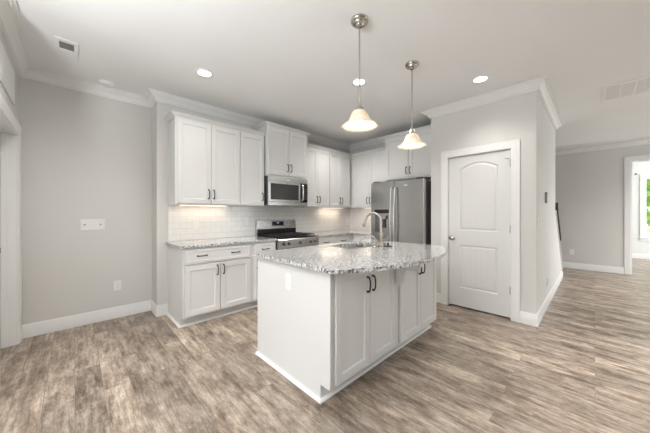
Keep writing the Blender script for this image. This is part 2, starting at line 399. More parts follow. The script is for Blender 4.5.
# pantry door, built in local space facing -y, then turned to face -x.  local x = 1.4125 - worldY
d1 = sroot('door_1', (3.73, 1.412, 0), -PI/2)
W, ZT = .715, 2.035
pz = lambda a, b, f: (a, f, b)
ds = MB()
def arch(x0, x1, z0, z1, rise, n=14):
    pts = [(x0, z0), (x1, z0)]
    for i in range(n+1):
        t = i/n; x = x1+(x0-x1)*t
        pts.append((x, z1 + rise*math.sin(PI*t)**.9 if rise else z1))
        if not rise and i == 0: pts.append((x0, z1)); break
    return pts
def loop(bm, pts, y, inset):
    cx = sum(p[0] for p in pts)/len(pts); x0 = min(p[0] for p in pts); x1 = max(p[0] for p in pts); z0 = min(p[1] for p in pts); z1 = max(p[1] for p in pts)
    out = []
    for x, z in pts:
        fx = x0+inset+(x-x0)*(x1-x0-2*inset)/(x1-x0); fz = z0+inset+(z-z0)*(z1-z0-2*inset)/(z1-z0)
        out.append(bm.verts.new((fx, y, fz)))
    return out
def panel_door(x0, x1, z0, z1, y0, panels, th=.035):
    bm = bmesh.new()
    polys = [[(x0, z0), (x1, z0), (x1, z1), (x0, z1)]]+panels
    tri = tessellate_polygon([[Vector((a, b, 0)) for a, b in q] for q in polys])
    flat = [p for q in polys for p in q]; V = [bm.verts.new((a, y0, b)) for a, b in flat]
    for t in tri: bm.faces.new([V[i] for i in t])
    i = 4
    for q in panels:
        n = len(q); L0 = V[i:i+n]; i += n
        for ins, y in ((.010, y0+.009), (.020, y0+.009), (.034, y0+.003)):
            L1 = loop(bm, q, y, ins)
            for k in range(n): bm.faces.new((L0[k], L0[(k+1) % n], L1[(k+1) % n], L1[k]))
            L0 = L1
        bm.faces.new(L0)
    B = [bm.verts.new((a, y0+th, b)) for a, b in polys[0]]
    for k in range(4): bm.faces.new((V[k], V[(k+1) % 4], B[(k+1) % 4], B[k]))
    bm.faces.new(B[::-1])
    m = MB(); m.bm.free(); m.bm = bm; return m
pd = panel_door(.004, W-.004, .021, ZT-.004, .020, [arch(.145, .585, 1.04, 1.865, .072), arch(.145, .585, .27, .845, 0)])
slab = pd.build('door_slab', M['door'], d1)
gr = MB()
for i in range(1, 6):
    x = .18+i*(.55-.18)/6
    gr.box(x-.0025, x+.0025, .0205, .0245, 1.085, 1.86).box(x-.0025, x+.0025, .0205, .0245, .315, .80)
gr.build('panel_beads', M['door'], slab)
jb = MB().box(-.0025, .0015, .001, .119, .001, ZT+.005).box(W+.0005, W+.0045, .001, .119, .001, ZT+.005).box(0, W, .001, .119, ZT+.001, ZT+.009)
jb.box(.0015, .012, .058, .07, .001, ZT).box(W-.012, W, .058, .07, .001, ZT)
jb.build('door_jamb', M['trim'], d1)
CS = [(0, 0), (.078, 0), (.088, -.004), (.088, -.018), (.070, -.019), (.012, -.013), (.0, -.009)]
cs = MB().sweep([(-.004, .001), (-.004, ZT+.008), (W+.005, ZT+.008), (W+.005, .001)], [(o, h-.0006) for o, h in CS], lambda a, b, h: (a, h, b))
cs.build('casing', M['trim'], d1, 30)
knob(d1, lambda x, y, z: (.056+x, .020-z, .932+y))
MB().box(-.0022, .0062, .012, .030, .905, .962, .001).build('latch_plate', M['bronze'], d1)
for z in (1.868, 1.083, .347):
    h = MB().box(W-.010, W+.0008, .008, .019, z-.045, z+.045, .001)
    h.tube([(W-.002, .008, z-.047), (W-.002, .008, z+.047)], .0055, 8).build('hinge', M['steel'], d1, True)
MB().tube([(W-.004, .006, 1.918), (W-.03, -.022, 1.925), (W-.052, -.012, 1.925)], .0035, 8).build('hinge_stop', M['nickel'], d1, True)

# door in the left wall, opening the other way: deep jamb towards us
d2 = sroot('door_2', (-.40, 2.97, 0), PI/2)      # local +x -> world +y, local -y -> world +x
W2 = .92
panel_door(.020, W2-.020, .014, 2.022, .1005, [arch(.16, .76, 1.04, 1.865, .072), arch(.16, .76, .27, .845, 0)]).build('door_slab', M['trim'], d2)
jb = MB().box(.0005, .018, -.001, .1195, .001, 2.026).box(W2-.018, W2-.0005, -.001, .1195, .001, 2.026).box(.0005, W2-.0005, -.001, .1195, 2.027, 2.044)
jb.box(.018, .029, .060, .098, .001, 2.026).box(W2-.029, W2-.018, .060, .098, .001, 2.026)
jb.build('door_jamb', M['trim'], d2)
MB().sweep([(.006, .001), (.006, 2.038), (W2-.006, 2.038), (W2-.006, .001)], [(o, h-.0016) for o, h in CS], lambda a, b, h: (a, h, b)).build('casing', M['trim'], d2, 30)
MB().box(W2-.060, W2-.0215, .0975, .1004, .90, .95, .0005).build('latch_plate', M['bronze'], d2)

# ------------------------------------------------------------------ cabinet builders (local: x along the front, front faces -y, y=0 at the wall)
def pull(parent, x, z, y, vert=True, L=.11):
    p = []; n = 8
    for i in range(n+1):
        t = i/n; s_ = (t-.5)*L; o = -.014-.013*math.sin(PI*t)**.5
        p.append((x, y+o, z+s_) if vert else (x+s_, y+o, z))
    rr = [.0066]+[.0055]*(n-1)+[.0066]
    b = MB().tube(p, rr, 8)
    for s_ in (-L/2, L/2):
        q = (x, y, z+s_) if vert else (x+s_, y, z); q2 = (q[0], y-.014, q[2]); b.tube([q, (q[0], y-.003, q[2]), (q[0], y-.004, q[2]), q2], [.0095, .0095, .0062, .0062], 10)
    return b.build('handle', M['bronze'], parent, True)
def cab_door(parent, x0, x1, z0, z1, y, hx=None, hz=None, rail=.057):
    d = MB().door(x0, x1, z0, z1, y, rail=rail).build('door', M['cab'], parent)
    if hx is not None: pull(d, hx, hz, y)
    return d
def cab_drawer(parent, x0, x1, z0, z1, y, hs):
    d = MB().door(x0, x1, z0, z1, y, rail=.03, rec=.004).build('drawer', M['cab'], parent)
    for hx in hs: pull(d, hx, (z0+z1)/2+.004, y, False, .10)
    return d
CC = [(0, 0), (.008, 0), (.009, .008), (.020, .013), (.033, .025), (.042, .035), (.050, .036), (.050, .047), (0, .047)]
def wall_cabinet(label, loc, rz, w, dep, z0, z1, doors, left=True, right=True, overlap=.0):
    t = thing('wall_cabinet', label, 'cabinet', loc, rz, None)
    y = -dep
    b = MB().box(.0005, w-.0005, y, -.001, z0+.012, z1).box(.0005, w-.0005, y, y+.02, z0, z0+.012).box(.0005, .018, y+.02, -.001, z0, z0+.012).box(w-.018, w-.0005, y+.02, -.001, z0, z0+.012)
    b.build('body', M['cab'], t)
    for x0, x1, side in doors:
        hx = None if side is None else (x1-.030 if side == 'r' else x0+.030)
        cab_door(t, x0, x1, z0+.018, z1-.018, y-.0205, hx, z0+.14)
    cz = z1-.012
    prof = [(o, h+cz) for o, h in CC]
    p = [(w-.0005, y-.0005)]
    if right: p = [(w+.0005, -.001), (w+.0005, y-.0005)]
    p2 = [(.0005, y-.0005)]
    if left: p2 = [(-.0005, y-.0005), (-.0005, -.001)]
    MB().sweep(p+p2, prof).build('crown', M['cab'], t, 30)
    return t
def base_cabinet(label, loc, rz, w, fronts, dep=.61, left_panel=False, toe=True):
    t = thing('base_cabinet', label, 'cabinet', loc, rz)
    y = -dep
    b = MB().box(.0005, w-.0005, y, -.001, .105, .883).box(.0005, w-.0005, y+.075, -.001, .001, .105)
    b.build('body', M['cab'], t)
    for f in fronts:
        if f[0] == 'door': cab_door(t, f[1], f[2], .125, .685, y-.0205, f[3], .60)
        elif f[0] == 'drawer': cab_drawer(t, f[1], f[2], .705, .862, y-.0205, f[3])
    s = MB()
    if left_panel: s.sweep([(-.0005, -.012), (-.0005, y+.074), (w-.001, y+.074)], [(-o, h) for o, h in SH])
    else: s.sweep([(.0005, y+.0745), (w-.001, y+.0745)], [(-o, h) for o, h in SH])
    s.build('shoe_molding', M['trim'], t)
    return t

# ---- base run on the range wall (local x = world x - loc.x)
base_cabinet('white base cabinet left of the range with one wide drawer over two doors', (.85, YW, 0), 0, .85,
    [('drawer', .018, .80, (.20, .60)), ('door', .018, .405, .372), ('door', .412, .80, .445)], left_panel=True)
base_cabinet('narrow white base cabinet with one small drawer beside the range', (1.70, YW, 0), 0, .345,
    [('drawer', .018, .327, (.172,)), ('door', .018, .327, .05)])
base_cabinet('white base cabinet in the kitchen corner right of the range', (2.835, YW, 0), 0, .9045,
    [('drawer', .018, .40, (.19,)), ('drawer', .412, .80, (.62,)), ('door', .018, .405, .372), ('door', .412, .80, .445)])
base_cabinet('white base cabinet between the kitchen corner and the refrigerator', (XW, 3.129, 0), -PI/2, .504,
    [('drawer', .03, .48, (.25,)), ('door', .03, .48, .08)])
# ---- countertops
def ctr(name, outer, holes, label, z0=.884, z1=.914):
    bmb = MB().slab(outer, holes, z0, z1)
    o = bmb.build(name, M['granite'])
    bv = o.modifiers.new('edge', 'BEVEL'); bv.width = .005; bv.segments = 3; bv.limit_method = 'ANGLE'; bv.angle_limit = math.radians(50)
    return tag(o, label, 'countertop')
ctr('countertop', [(.822, 3.735), (.822, 3.10), (2.052, 3.10), (2.052, 3.735)], [], 'speckled granite countertop on the base cabinets left of the range')
ctr('countertop', [(2.828, 3.735), (2.828, 3.10), (3.67, 3.10), (3.705, 3.065), (3.705, 2.62), (4.345, 2.62), (4.345, 3.735)], [], 'speckled granite countertop wrapping the corner right of the range')
# ---- backsplash
tl = MB().box(.85, 4.342, YW-.008, YW-.0005, .915, 1.372).box(2.052, 2.82, YW-.008, YW-.0005, .80, .915).box(2.052, 2.82, YW-.008, YW-.0005, 1.372, 1.40)
struct('trim_5', tl, M['tile_x'])
struct('trim_6', MB().box(XW-.008, XW-.0005, 2.60, YW-.0085, .915, 1.372), M['tile_y'])

# ---- wall cabinets
UD = .315
wall_cabinet('white wall cabinet with two doors, leftmost on the range wall', (.85, YW, 0), 0, .80, UD, 1.372, 2.422, [(.020, .407, 'r'), (.412, .796, 'l')], True, False)
wall_cabinet('narrow single-door white wall cabinet left of the microwave', (1.65, YW, 0), 0, .385, UD, 1.372, 2.422, [(.006, .375, 'r')], False, False)
wall_cabinet('taller raised white wall cabinet above the microwave', (2.05, YW, 0), 0, .765, .385, 1.835, 2.578, [(.018, .380, 'r'), (.385, .747, 'l')])
wall_cabinet('white wall cabinet with two doors just right of the microwave', (2.825, YW, 0), 0, .575, UD, 1.372, 2.422, [(.018, .282, 'r'), (.287, .567, 'l')], False, False)
wall_cabinet('white wall cabinet with two doors at the corner end of the range wall', (3.40, YW, 0), 0, .62, UD, 1.372, 2.422, [(.010, .298, 'r'), (.303, .590, 'l')], False, False)
wall_cabinet('white wall cabinet with two doors between the corner and the refrigerator cabinet', (XW, 3.4245, 0), -PI/2, .84, UD, 1.372, 2.422, [(.060, .445, 'r'), (.450, .825, 'l')], False, False)
wall_cabinet('raised white wall cabinet above the stainless refrigerator', (XW, 2.565, 0), -PI/2, .905, .405, 1.835, 2.578, [(.018, .447, 'r'), (.453, .885, 'l')], True, False)
# filler strip closing the corner behind the cabinets
# ---- under-cabinet lights
def ucl(x, y, label, rz=0):
    t = thing('under_cabinet_light', label, 'light', (x, y, 1.384), rz, 'slim lights under the wall cabinets')
    MB().box(-.30, .30, -.02, .02, -.012, -.0005, .002).build('housing', M['plate'], t)
    MB().box(-.29, .29, -.015, .015, -.0135, -.0122).build('lens', M['ucl'], t)
    l = area('under_cabinet_glow', (x, y, 1.366), (0, 0, rz), .56, .03, .5, (1, .80, .62)); return t
ucl(1.25, 3.62, 'slim warm light under the leftmost wall cabinet')
ucl(3.70, 3.62, 'slim warm light under the wall cabinet at the corner')
ucl(4.22, 2.95, 'slim warm light under the wall cabinet next to the refrigerator', PI/2)

# ------------------------------------------------------------------ microwave (local x from 0, y=0 wall)
t = thing('microwave', 'stainless over-the-range microwave with dark glass door under the raised cabinet', 'microwave', (2.055, YW, 1.387))
MB().box(.002, .755, -.375, -.001, .012, .446, .003).build('case', M['dark'], t)
MB().box(.004, .753, -.402, -.376, .372, .445, .004, 2).build('top_trim', M['steelh'], t)
MB().box(.33, .40, -.4035, -.4015, .396, .408).build('badge', M['plate'], t)
fm = MB().box(.004, .60, -.405, -.376, .060, .092, .003).box(.004, .60, -.405, -.376, .334, .370, .003).box(.004, .040, -.405, -.376, .092, .334, .003).box(.570, .60, -.405, -.376, .092, .334, .003)
dr = fm.build('door', M['steelh'], t)
MB().box(.0405, .5695, -.400, -.378, .0925, .3335).build('door_window', M['glass_dark'], dr)
MB().tube([(.628, -.406, .085), (.628, -.432, .10), (.624, -.446, .14), (.620, -.452, .215), (.624, -.446, .29), (.628, -.432, .335), (.628, -.406, .35)], .0115, 12).build('handle', M['steelp'], dr, True)
MB().box(.604, .753, -.404, -.376, .060, .370, .003).build('control_panel', M['black'], t)
MB().box(.665, .735, -.4055, -.4042, .318, .340).build('display', M['glass_dark'], t)
kp = MB()
for i in range(3):
    for j in range(6): kp.box(.664+i*.026, .682+i*.026, -.4056, -.4042, .110+j*.032, .126+j*.032)
kp.build('keypad', M['dark'], t)
MB().box(.004, .753, -.402, -.376, .002, .058, .004, 2).build('bottom_trim', M['steelh'], t)

# ------------------------------------------------------------------ range
t = thing('gas_range', 'stainless gas range with raised backguard and black cast iron grates', 'range', (2.06, YW, 0))
MB().box(.002, .758, -.63, -.012, .09, .900, .003).box(.02, .74, -.58, -.03, .001, .09).build('body', M['dark'], t)
MB().box(.002, .758, -.645, -.07, .900, .916, .005, 2).build('cooktop', M['black'], t)
bgd = MB().prism([(-.060, .916), (-.010, .916), (-.010, 1.165), (-.042, 1.165), (-.056, 1.155), (-.070, 1.035), (-.072, 1.02)], .002, .758, lambda a, b, f: (f, a, b)).build('backguard', M['steelh'], t)
MB().box(.004, .756, -.0765, -.061, .917, 1.018, .002).build('backguard_vent', M['black'], t)
MB().prism([(-.0715, 1.065), (-.064, 1.065), (-.056, 1.135), (-.0630, 1.135)], .275, .50, lambda a, b, f: (f, a, b)).build('display', M['black'], t)
MB().box(.365, .405, -.0706, -.066, 1.105, 1.118).build('clock', emit('blue_clock_digits', (.35, .55, .9), .35), t)
for gx in (.03, .275, .52):
    g = MB(); w = .21
    for x in (gx, gx+w/2-.006, gx+w-.012): g.box(x, x+.012, -.60, -.10, .930, .944, .002)
    for y in (-.60, -.475, -.355, -.235, -.112): g.box(gx, gx+w, y, y+.012, .932, .945, .002)
    for x in (gx, gx+w-.012):
        for y in (-.60, -.112): g.box(x, x+.012, y, y+.012, .9165, .932)
    g.build('grate', M['iron'], t)
for bx, by in ((.135, -.24), (.135, -.48), (.38, -.36), (.625, -.24), (.625, -.48)):
    MB().lathe([(0, .9165), (.042, .9165), (.042, .922), (.03, .926), (.03, .929), (0, .9295)], bx, by, 20).build('burner', M['iron'], t, True)
MB().prism([(-.6305, .765), (-.6305, .898), (-.655, .898), (-.668, .885), (-.662, .765)], .002, .758, lambda a, b, f: (f, a, b)).build('control_panel', M['steelh'], t)
for kx in (.085, .175, .38, .585, .675):
    MB().lathe([(0, 0), (.023, 0), (.023, .006), (.019, .008), (.017, .028), (.014, .031), (0, .031)], seg=20, mp=lambda x, y, z, kx=kx: (kx+x, -.665-z, .832+y)).build('knob', M['dark'], t, True)
od = MB().box(.004, .756, -.665, -.631, .225, .755, .004, 2).build('oven_door', M['steelh'], t)
MB().box(.12, .64, -.667, -.6655, .36, .62).build('oven_window', M['glass_dark'], od)
MB().tube([(.06, -.664, .705), (.06, -.71, .705), (.07, -.715, .705), (.69, -.715, .705), (.70, -.71, .705), (.70, -.664, .705)], .011, 10).build('handle', M['steel'], od, True)
MB().box(.004, .756, -.662, -.631, .095, .215, .004, 2).build('storage_drawer', M['steelh'], t)

# ------------------------------------------------------------------ refrigerator: local x = 2.605-worldY, y=0 wall
t = thing('refrigerator', 'tall stainless side-by-side refrigerator with a water dispenser', 'refrigerator', (XW-.02, 2.605, 0), -PI/2)
fd = -(XW-.02-3.58)
MB().box(.004, .908, fd+.085, -.01, .03, 1.755, .004).build('case', M['dark'], t)
MB().box(.02, .89, fd+.06, fd+.085, .012, .11).build('base_grille', M['dark'], t)
for a, b in ((.03, -.10), (.81, -.10), (.03, fd+.10), (.81, fd+.10)): MB().box(a, a+.07, b, b+.06, .001, .0295).build('foot', M['dark'], t)
dz0, dz1 = .115, 1.772
# left (freezer) door with a real recess for the dispenser
x0, x1 = .003, .437; a0, a1, b0, b1 = .080, .335, .955, 1.325
fr = MB().box(x0, a0, fd, fd+.078, dz0, dz1, .0).box(a1, x1, fd, fd+.078, dz0, dz1).box(a0, a1, fd, fd+.078, dz0, b0).box(a0, a1, fd, fd+.078, b1, dz1).box(a0, a1, fd+.066, fd+.078, b0, b1)
ld = fr.build('freezer_door', M['steel'], t)
MB().box(a0-.006, a1+.006, fd-.004, fd-.0005, b1-.055, b1+.006, .001).build('dispenser_panel', M['black'], ld)
MB().box(a0, a0+.004, fd-.003, fd+.064, b0, b1-.06).box(a1-.004, a1, fd-.003, fd+.064, b0, b1-.06).box(a0+.004, a1-.004, fd+.058, fd+.0645, b0, b1-.02).box(a0+.004, a1-.004, fd-.003, fd+.058, b0, b0+.012).build('dispenser_recess', M['steel'], ld)
MB().prism([(a0+.07, b1-.09), (a1-.05, b1-.09), (a1-.075, b1-.15), (a0+.095, b1-.15)], fd+.012, fd+.05, pz).build('ice_chute', M['steel'], ld)
MB().box(a0+.10, a1-.09, fd+.035, fd+.042, b0+.08, b1-.15).build('dispenser_paddle', M['dark'], ld)
rd = MB().box(.443, .909, fd, fd+.078, dz0, dz1, .006, 2).build('refrigerator_door', M['steel'], t)
MB().box(.60, .66, fd-.0012, fd-.0004, 1.685, 1.70).build('badge', M['plate'], rd)
for dd, hx in ((ld, .408), (rd, .472)):
    p = [(hx, fd, .64), (hx, fd-.035, .655)]
    for i in range(11):
        tt = i/10; p.append((hx, fd-.045-.022*math.sin(PI*tt), .68+tt*.96))
    p += [(hx, fd-.035, 1.665), (hx, fd, 1.68)]
    MB().tube(p, .0135, 12).build('handle', M['steelp'], dd, True)
for a in (.03, .79): MB().prism([(fd+.02, 1.7725), (fd+.083, 1.7725), (fd+.083, 1.756), (fd+.14, 1.756), (fd+.14, 1.775), (fd+.12, 1.795), (fd+.02, 1.795)], a, a+.09, lambda p_, q_, f: (f, p_, q_)).build('hinge_cover', M['dark'], t)

# ------------------------------------------------------------------ island
FY = 1.21                     # face of the island cabinets (doors in front of it)
def island_unit(label, X0, X1, doors, end_left=False, end_right=False):
    t = thing('island_cabinet', label, 'cabinet', (X0, 2.13, 0))
    w = X1-X0; y = FY-2.13
    b = MB()
    # hollow box so that the sink bowls have room
    b.box(.0005, w-.0005, y, y+.02, .105, .883).box(.0005, .018, y+.02, 0, .105, .883).box(w-.018, w-.0005, y+.02, 0, .105, .883).box(.018, w-.018, -.018, 0, .105, .883).box(.018, w-.018, y+.02, -.018, .105, .123)
    b.box(.0005, w-.0005, y+.080, 0, .001, .105)
    b.build('body', M['cab'], t)
    for x0, x1, side in doors:
        hx = x1-.030 if side == 'r' else x0+.030
        cab_door(t, x0-X0, x1-X0, .122, .868, y-.0205, hx-X0, .735)
    if end_left:
        MB().prism([(y+.080, .001), (0, .001), (0, .883), (y-.012, .883), (y-.012, .108), (y+.080, .108)], -.012, 0, lambda a, b_, f: (f, a, b_)).build('end_panel', M['cab'], t)
        MB().sweep([(-.0125, .0), (-.0125, y+.0795), (w-.001, y+.0795)], [(-o, h) for o, h in SH]).build('shoe_molding', M['trim'], t)
    else:
        MB().sweep([(.001, y+.0795), (w+.0005, y+.0795), (w+.0005, 0)], [(-o, h) for o, h in SH]).build('shoe_molding', M['trim'], t)
    return t
iu = island_unit('white island cabinet nearest the camera with two tall doors and a plain end panel', 1.212, 2.02, [(1.250, 1.620, 'r'), (1.627, 1.985, 'l')], True)
iu2 = island_unit('white island cabinet at the far end toward the pantry door, with two tall doors', 2.02, 2.85, [(2.078, 2.449, 'r'), (2.455, 2.822, 'l')])
# corbel: S-curved bracket under the bar overhang (profile in y,z)
cp = [(1.2095, .883), (1.2095, .658)]
cp += [(1.15, .658), (1.143, .664), (1.128, .690), (1.113, .720), (1.105, .750), (1.100, .778), (1.088, .797), (1.070, .800), (1.050, .800), (1.030, .800), (1.010, .804), (.992, .814), (.978, .830), (.970, .848), (.972, .883)]
cb = MB().prism([(a-1.2095, b-.658) for a, b in cp], -.022, .022, lambda a, b, f: (f, a, b)).build('corbel', M['cab'])
tag(cb, 'white scrolled corbel bracket under the island countertop overhang', 'bracket', None, (2.012, 1.2095, .658))
# island countertop: bowed bar side, sink cut-out
AX, AH, AS = 2.0325, .8675, .25
R = (AH**2+AS**2)/(2*AS); cyc = .90+R
arc = [(AX+R*math.sin(a), cyc-R*math.cos(a)) for a in [math.asin(AH/R)*(-1+2*i/36) for i in range(37)]]
arc[0] = (1.180, 1.150); arc.insert(0, (1.165, 1.165))
arc[-1] = (2.885, 1.150); arc.append((2.90, 1.165))
SX0, SX1, SY0, SY1 = 1.99, 2.63, 1.67, 2.03
def rrect(x0, x1, y0, y1, r=.03, n=4):
    o = []
    for cx, cy, a in ((x1-r, y0+r, -PI/2), (x1-r, y1-r, 0), (x0+r, y1-r, PI/2), (x0+r, y0+r, PI)):
        for i in range(n+1): o.append((cx+r*math.cos(a+i*PI/2/n), cy+r*math.sin(a+i*PI/2/n)))
    return o
ctr('countertop', arc+[(2.90, 2.15), (1.165, 2.15)], [rrect(SX0, SX1, SY0, SY1)], 'speckled granite island countertop with a bowed bar edge and a sink')
# sink: two bowls, open shells
t = thing('kitchen_sink', 'stainless double bowl sink set into the island countertop', 'sink', ((SX0+SX1)/2, (SY0+SY1)/2, .70))
xm = (SX0+SX1)/2; ym = (SY0+SY1)/2
for a, b in ((SX0-.006-xm, -.012), (.012, SX1+.006-xm)):
    q = rrect(a, b, SY0-.006-ym, SY1+.006-ym, .035)
    m = MB(); n = len(q)
    Vt = [m.bm.verts.new((x, y, .183)) for x, y in q]; q2 = rrect(a+.012, b-.012, SY0+.006-ym, SY1-.006-ym, .04); Vb = [m.bm.verts.new((x, y, .012)) for x, y in q2]
    q3 = rrect(a-.010 if a < 0 else a-.011, b+.011 if b < 0 else b+.010, SY0-.020-ym, SY1+.020-ym, .03); Vo = [m.bm.verts.new((x, y, .183)) for x, y in q3]
    for k in range(n):
        k2 = (k+1) % n; m.bm.faces.new((Vt[k], Vt[k2], Vb[k2], Vb[k])); m.bm.faces.new((Vo[k], Vo[k2], Vt[k2], Vt[k]))
    m.bm.faces.new(Vb)
    bo = m.build('bowl', M['steelh'], t, 30)
    so = bo.modifiers.new('gauge', 'SOLIDIFY'); so.thickness = .0012; so.offset = 0
    MB().lathe([(0, .013), (.04, .013), (.042, .016), (.038, .0175), (.02, .015), (0, .015)], (a+b)/2, 0, 20).build('drain', M['nickel'], bo, True)
# faucet
fx, fy = 2.335, 1.57
t = thing('faucet', 'tall brushed nickel pull-down gooseneck faucet on the island', 'faucet', (fx, fy, .9145))
MB().lathe([(0, 0), (.027, 0), (.027, .004), (.021, .010), (.019, .02), (.018, .115), (.022, .122), (.024, .132), (.020, .142), (.013, .150), (0, .150)], seg=24).build('body', M['nickel'], t, True)
p = [(0, 0, .145), (0, 0, .20), (0, 0, .275)]
for i in range(1, 13):
    a = PI*i/12*.91; p.append((-.012*(1-math.cos(a)), .088*(1-math.cos(a)), .275+.082*math.sin(a)))
MB().tube(p, .0115, 12).build('gooseneck', M['nickel'], t, True)
e = Vector(p[-1]); dn = (Vector(p[-1])-Vector(p[-2])).normalized()
MB().tube([e-dn*.005, e+dn*.01, e+dn*.03, e+dn*.075, e+dn*.095], [.012, .0145, .0145, .019, .018], 14).build('spray_head', M['nickel'], t, True)
MB().tube([(.012, -.012, .075), (.035, -.03, .080), (.07, -.045, .105)], [.011, .009, .006], 10).build('lever', M['nickel'], t, True)
# soap dispenser beside it
t = thing('soap_dispenser', 'short nickel soap dispenser with curved nozzle beside the gooseneck faucet', 'soap dispenser', (2.235, 1.575, .9145))
MB().lathe([(0, 0), (.024, 0), (.024, .004), (.017, .009), (.015, .055), (.018, .060), (.018, .078), (.010, .086), (.008, .095), (0, .096)], seg=20).build('body', M['nickel'], t, True)
MB().tube([(0, 0, .090), (-.003, .010, .108), (-.012, .035, .122), (-.025, .075, .124), (-.035, .105, .112), (-.037, .112, .100)], [.007, .0065, .006, .0055, .0055, .005], 10).build('nozzle', M['nickel'], t, True)
# black stopper
t = thing('sink_stopper', 'small black sink stopper lying on the island countertop', 'stopper', (2.42, 1.54, .9145))
MB().lathe([(0, 0), (.042, 0), (.044, .004), (.040, .009), (.014, .011), (.010, .014), (.009, .026), (.013, .031), (.010, .036), (0, .037)], seg=24).build('plug', M['rubber'], t, True)
t = thing('air_switch', 'low black button between the faucet and the sink stopper', 'button', (2.355, 1.60, .9145))
MB().lathe([(0, 0), (.022, 0), (.022, .005), (.016, .009), (.013, .016), (0, .018)], seg=20).build('cap', M['rubber'], t, True)

# ------------------------------------------------------------------ outlets, switches, thermostat (local: face -y, centre at origin)
def outlet(label, loc, rz, gang=1, kind='outlet', w=.074, h=.118, group=None):
    t = thing('electrical_outlet' if kind == 'outlet' else 'light_switch', label, 'outlet' if kind == 'outlet' else 'light switch', loc, rz, group)
    W_ = w + (gang-1)*.046
    MB().box(-W_/2, W_/2, -.006, -.0005, -h/2, h/2, .002).build('cover_plate', M['plate'], t)
    for g in range(gang):
        x = (g-(gang-1)/2)*.046
        if kind == 'outlet':
            for s in (-.020, .020):
                f = MB().lathe([(0, 0), (.0165, 0), (.0165, .0015), (0, .0016)], seg=18, mp=lambda a, b, z, s=s, x=x: (x+a, -.0062-z, s+b*.85)).build('receptacle', M['plate'], t)
                MB().box(x-.0075, x-.0050, -.0084, -.0079, s-.002, s+.007).box(x+.0050, x+.0075, -.0084, -.0079, s-.002, s+.006).box(x-.002, x+.002, -.0084, -.0079, s-.010, s-.006).build('slots', M['slot'], f)
        elif kind == 'rocker':
            MB().box(x-.016, x+.016, -.009, -.0062, -.033, .033, .001).build('rocker', M['plate'], t)
        else:
            if g in (0, gang-1) and gang > 2:
                MB().lathe([(0, 0), (.009, 0), (.008, .010), (0, .010)], seg=16, mp=lambda a, b, z, x=x: (x+a, -.0062-z, b)).build('dimmer_knob', M['slot'], t, True)
            else:
                MB().box(x-.006, x+.006, -.0075, -.0062, -.013, .013).box(x-.004, x+.004, -.016, -.0075, -.002, .010, .001).build('toggle', M['plate'], t)
    return t
outlet('wide four-gang light switch plate on the left greige wall', (.151, 4.03, 1.14), 0, 4, 'toggle', .072, .125)
outlet('white outlet low on the left greige wall near the baseboard', (.376, 4.03, .392), 0, 1, 'outlet', .078, .122)
outlet('white outlet on the tile backsplash under the leftmost wall cabinet', (1.17, YW-.008, 1.13), 0)
outlet('white switch plate on the tile backsplash just left of the range', (1.90, YW-.008, 1.14), 0, 1, 'rocker')
outlet('white outlet on the tile backsplash right of the range near the corner', (3.50, YW-.008, 1.13), 0)
outlet('white outlet on the end panel of the island', (1.1995, 1.647, .742), -PI/2, 1, 'outlet', .078, .125)
outlet('white light switch on the hall side wall near the pantry corner', (3.83, .455, 1.17), 0, 1, 'toggle')
outlet('white outlet low on the hall side wall under the thermostat', (4.65, .455, .345), 0)
outlet('white outlet low on the far hall wall beside the stairs', (8.26, .368, .378), -PI/2)
t = thing('thermostat', 'small grey and white wall thermostat on the hall side wall', 'thermostat', (4.46, .455, 1.475))
MB().box(-.05, .05, -.022, -.0005, -.07, .07, .003).build('backplate', M['slot'], t)
MB().box(-.046, .05, -.030, -.0222, -.066, .066, .003).build('cover', M['plate'], t)
t = thing('wall_sensor', 'tiny dark round sensor high on the white wall by the far window', 'sensor', (11.399, -.80, 2.375), -PI/2)
MB().lathe([(0, 0), (.022, 0), (.020, .012), (.010, .018), (0, .018)], seg=16, mp=lambda x, y, z: (x, -z, y)).build('housing', M['dark'], t, True)

# handrail over the sloping half wall
t = thing('stair_handrail', 'dark wood stair handrail above the sloping half wall in the hall', 'handrail', (5.74, .467, 1.2))
MB().prism([(0, kz(5.74)-1.2+.045), (.60, kz(6.34)-1.2+.045), (.60, kz(6.34)-1.2+.17), (0, kz(5.74)-1.2+.17)], -.045, .0, lambda a, b, f: (a, f, b)).build('rail', M['wood_dark'], t)
for x in (.15, .50): MB().box(x-.012, x+.012, -.018, -.002, kz(5.74+x)-1.2+.0265, kz(5.74+x)-1.2+.062).build('bracket', M['nickel'], t)

# plain white panel for the air return grille high over the left door
t = thing('wall_panel', 'flat white rectangular panel high on the left wall above the door', 'panel', (-.40, 3.30, 2.25), PI/2)
MB().box(-.34, .337, -.012, -.0005, 0, .29, .003).build('panel', M['trim'], t)
MB().box(-.31, .307, -.014, -.0125, .03, .26, .001).build('inner_face', M['plate'], t)

# ------------------------------------------------------------------ ceiling fixtures
def can_light(loc, label, power=30, cone=130):
    t = thing('recessed_downlight', label, 'downlight', loc, 0, 'recessed ceiling downlights')
    MB().lathe([(.062, -.004), (.066, -.007), (.086, -.005), (.092, -.0005), (.062, -.0005), (.062, -.004)], seg=32).build('trim_ring', M['plate'], t, True)
    MB().lathe([(0, -.003), (.0615, -.003), (.0615, -.001), (0, -.001)], seg=32).build('lens', M['lens'], t)
    l = bpy.data.lights.new('downlight_beam', 'SPOT'); l.energy = power; l.spot_size = math.radians(cone); l.spot_blend = 1; l.shadow_soft_size = .06; l.color = (1, .97, .93)
    o = bpy.data.objects.new('downlight_beam', l); C.objects.link(o); o.location = (loc[0], loc[1], loc[2]-.03)
    return t
can_light((.98, 2.838, H), 'recessed ceiling downlight in front of the leftmost wall cabinets', 13, 155)
can_light((2.29, 1.83, H), 'recessed ceiling downlight behind the rod of the nearer pendant', 70)
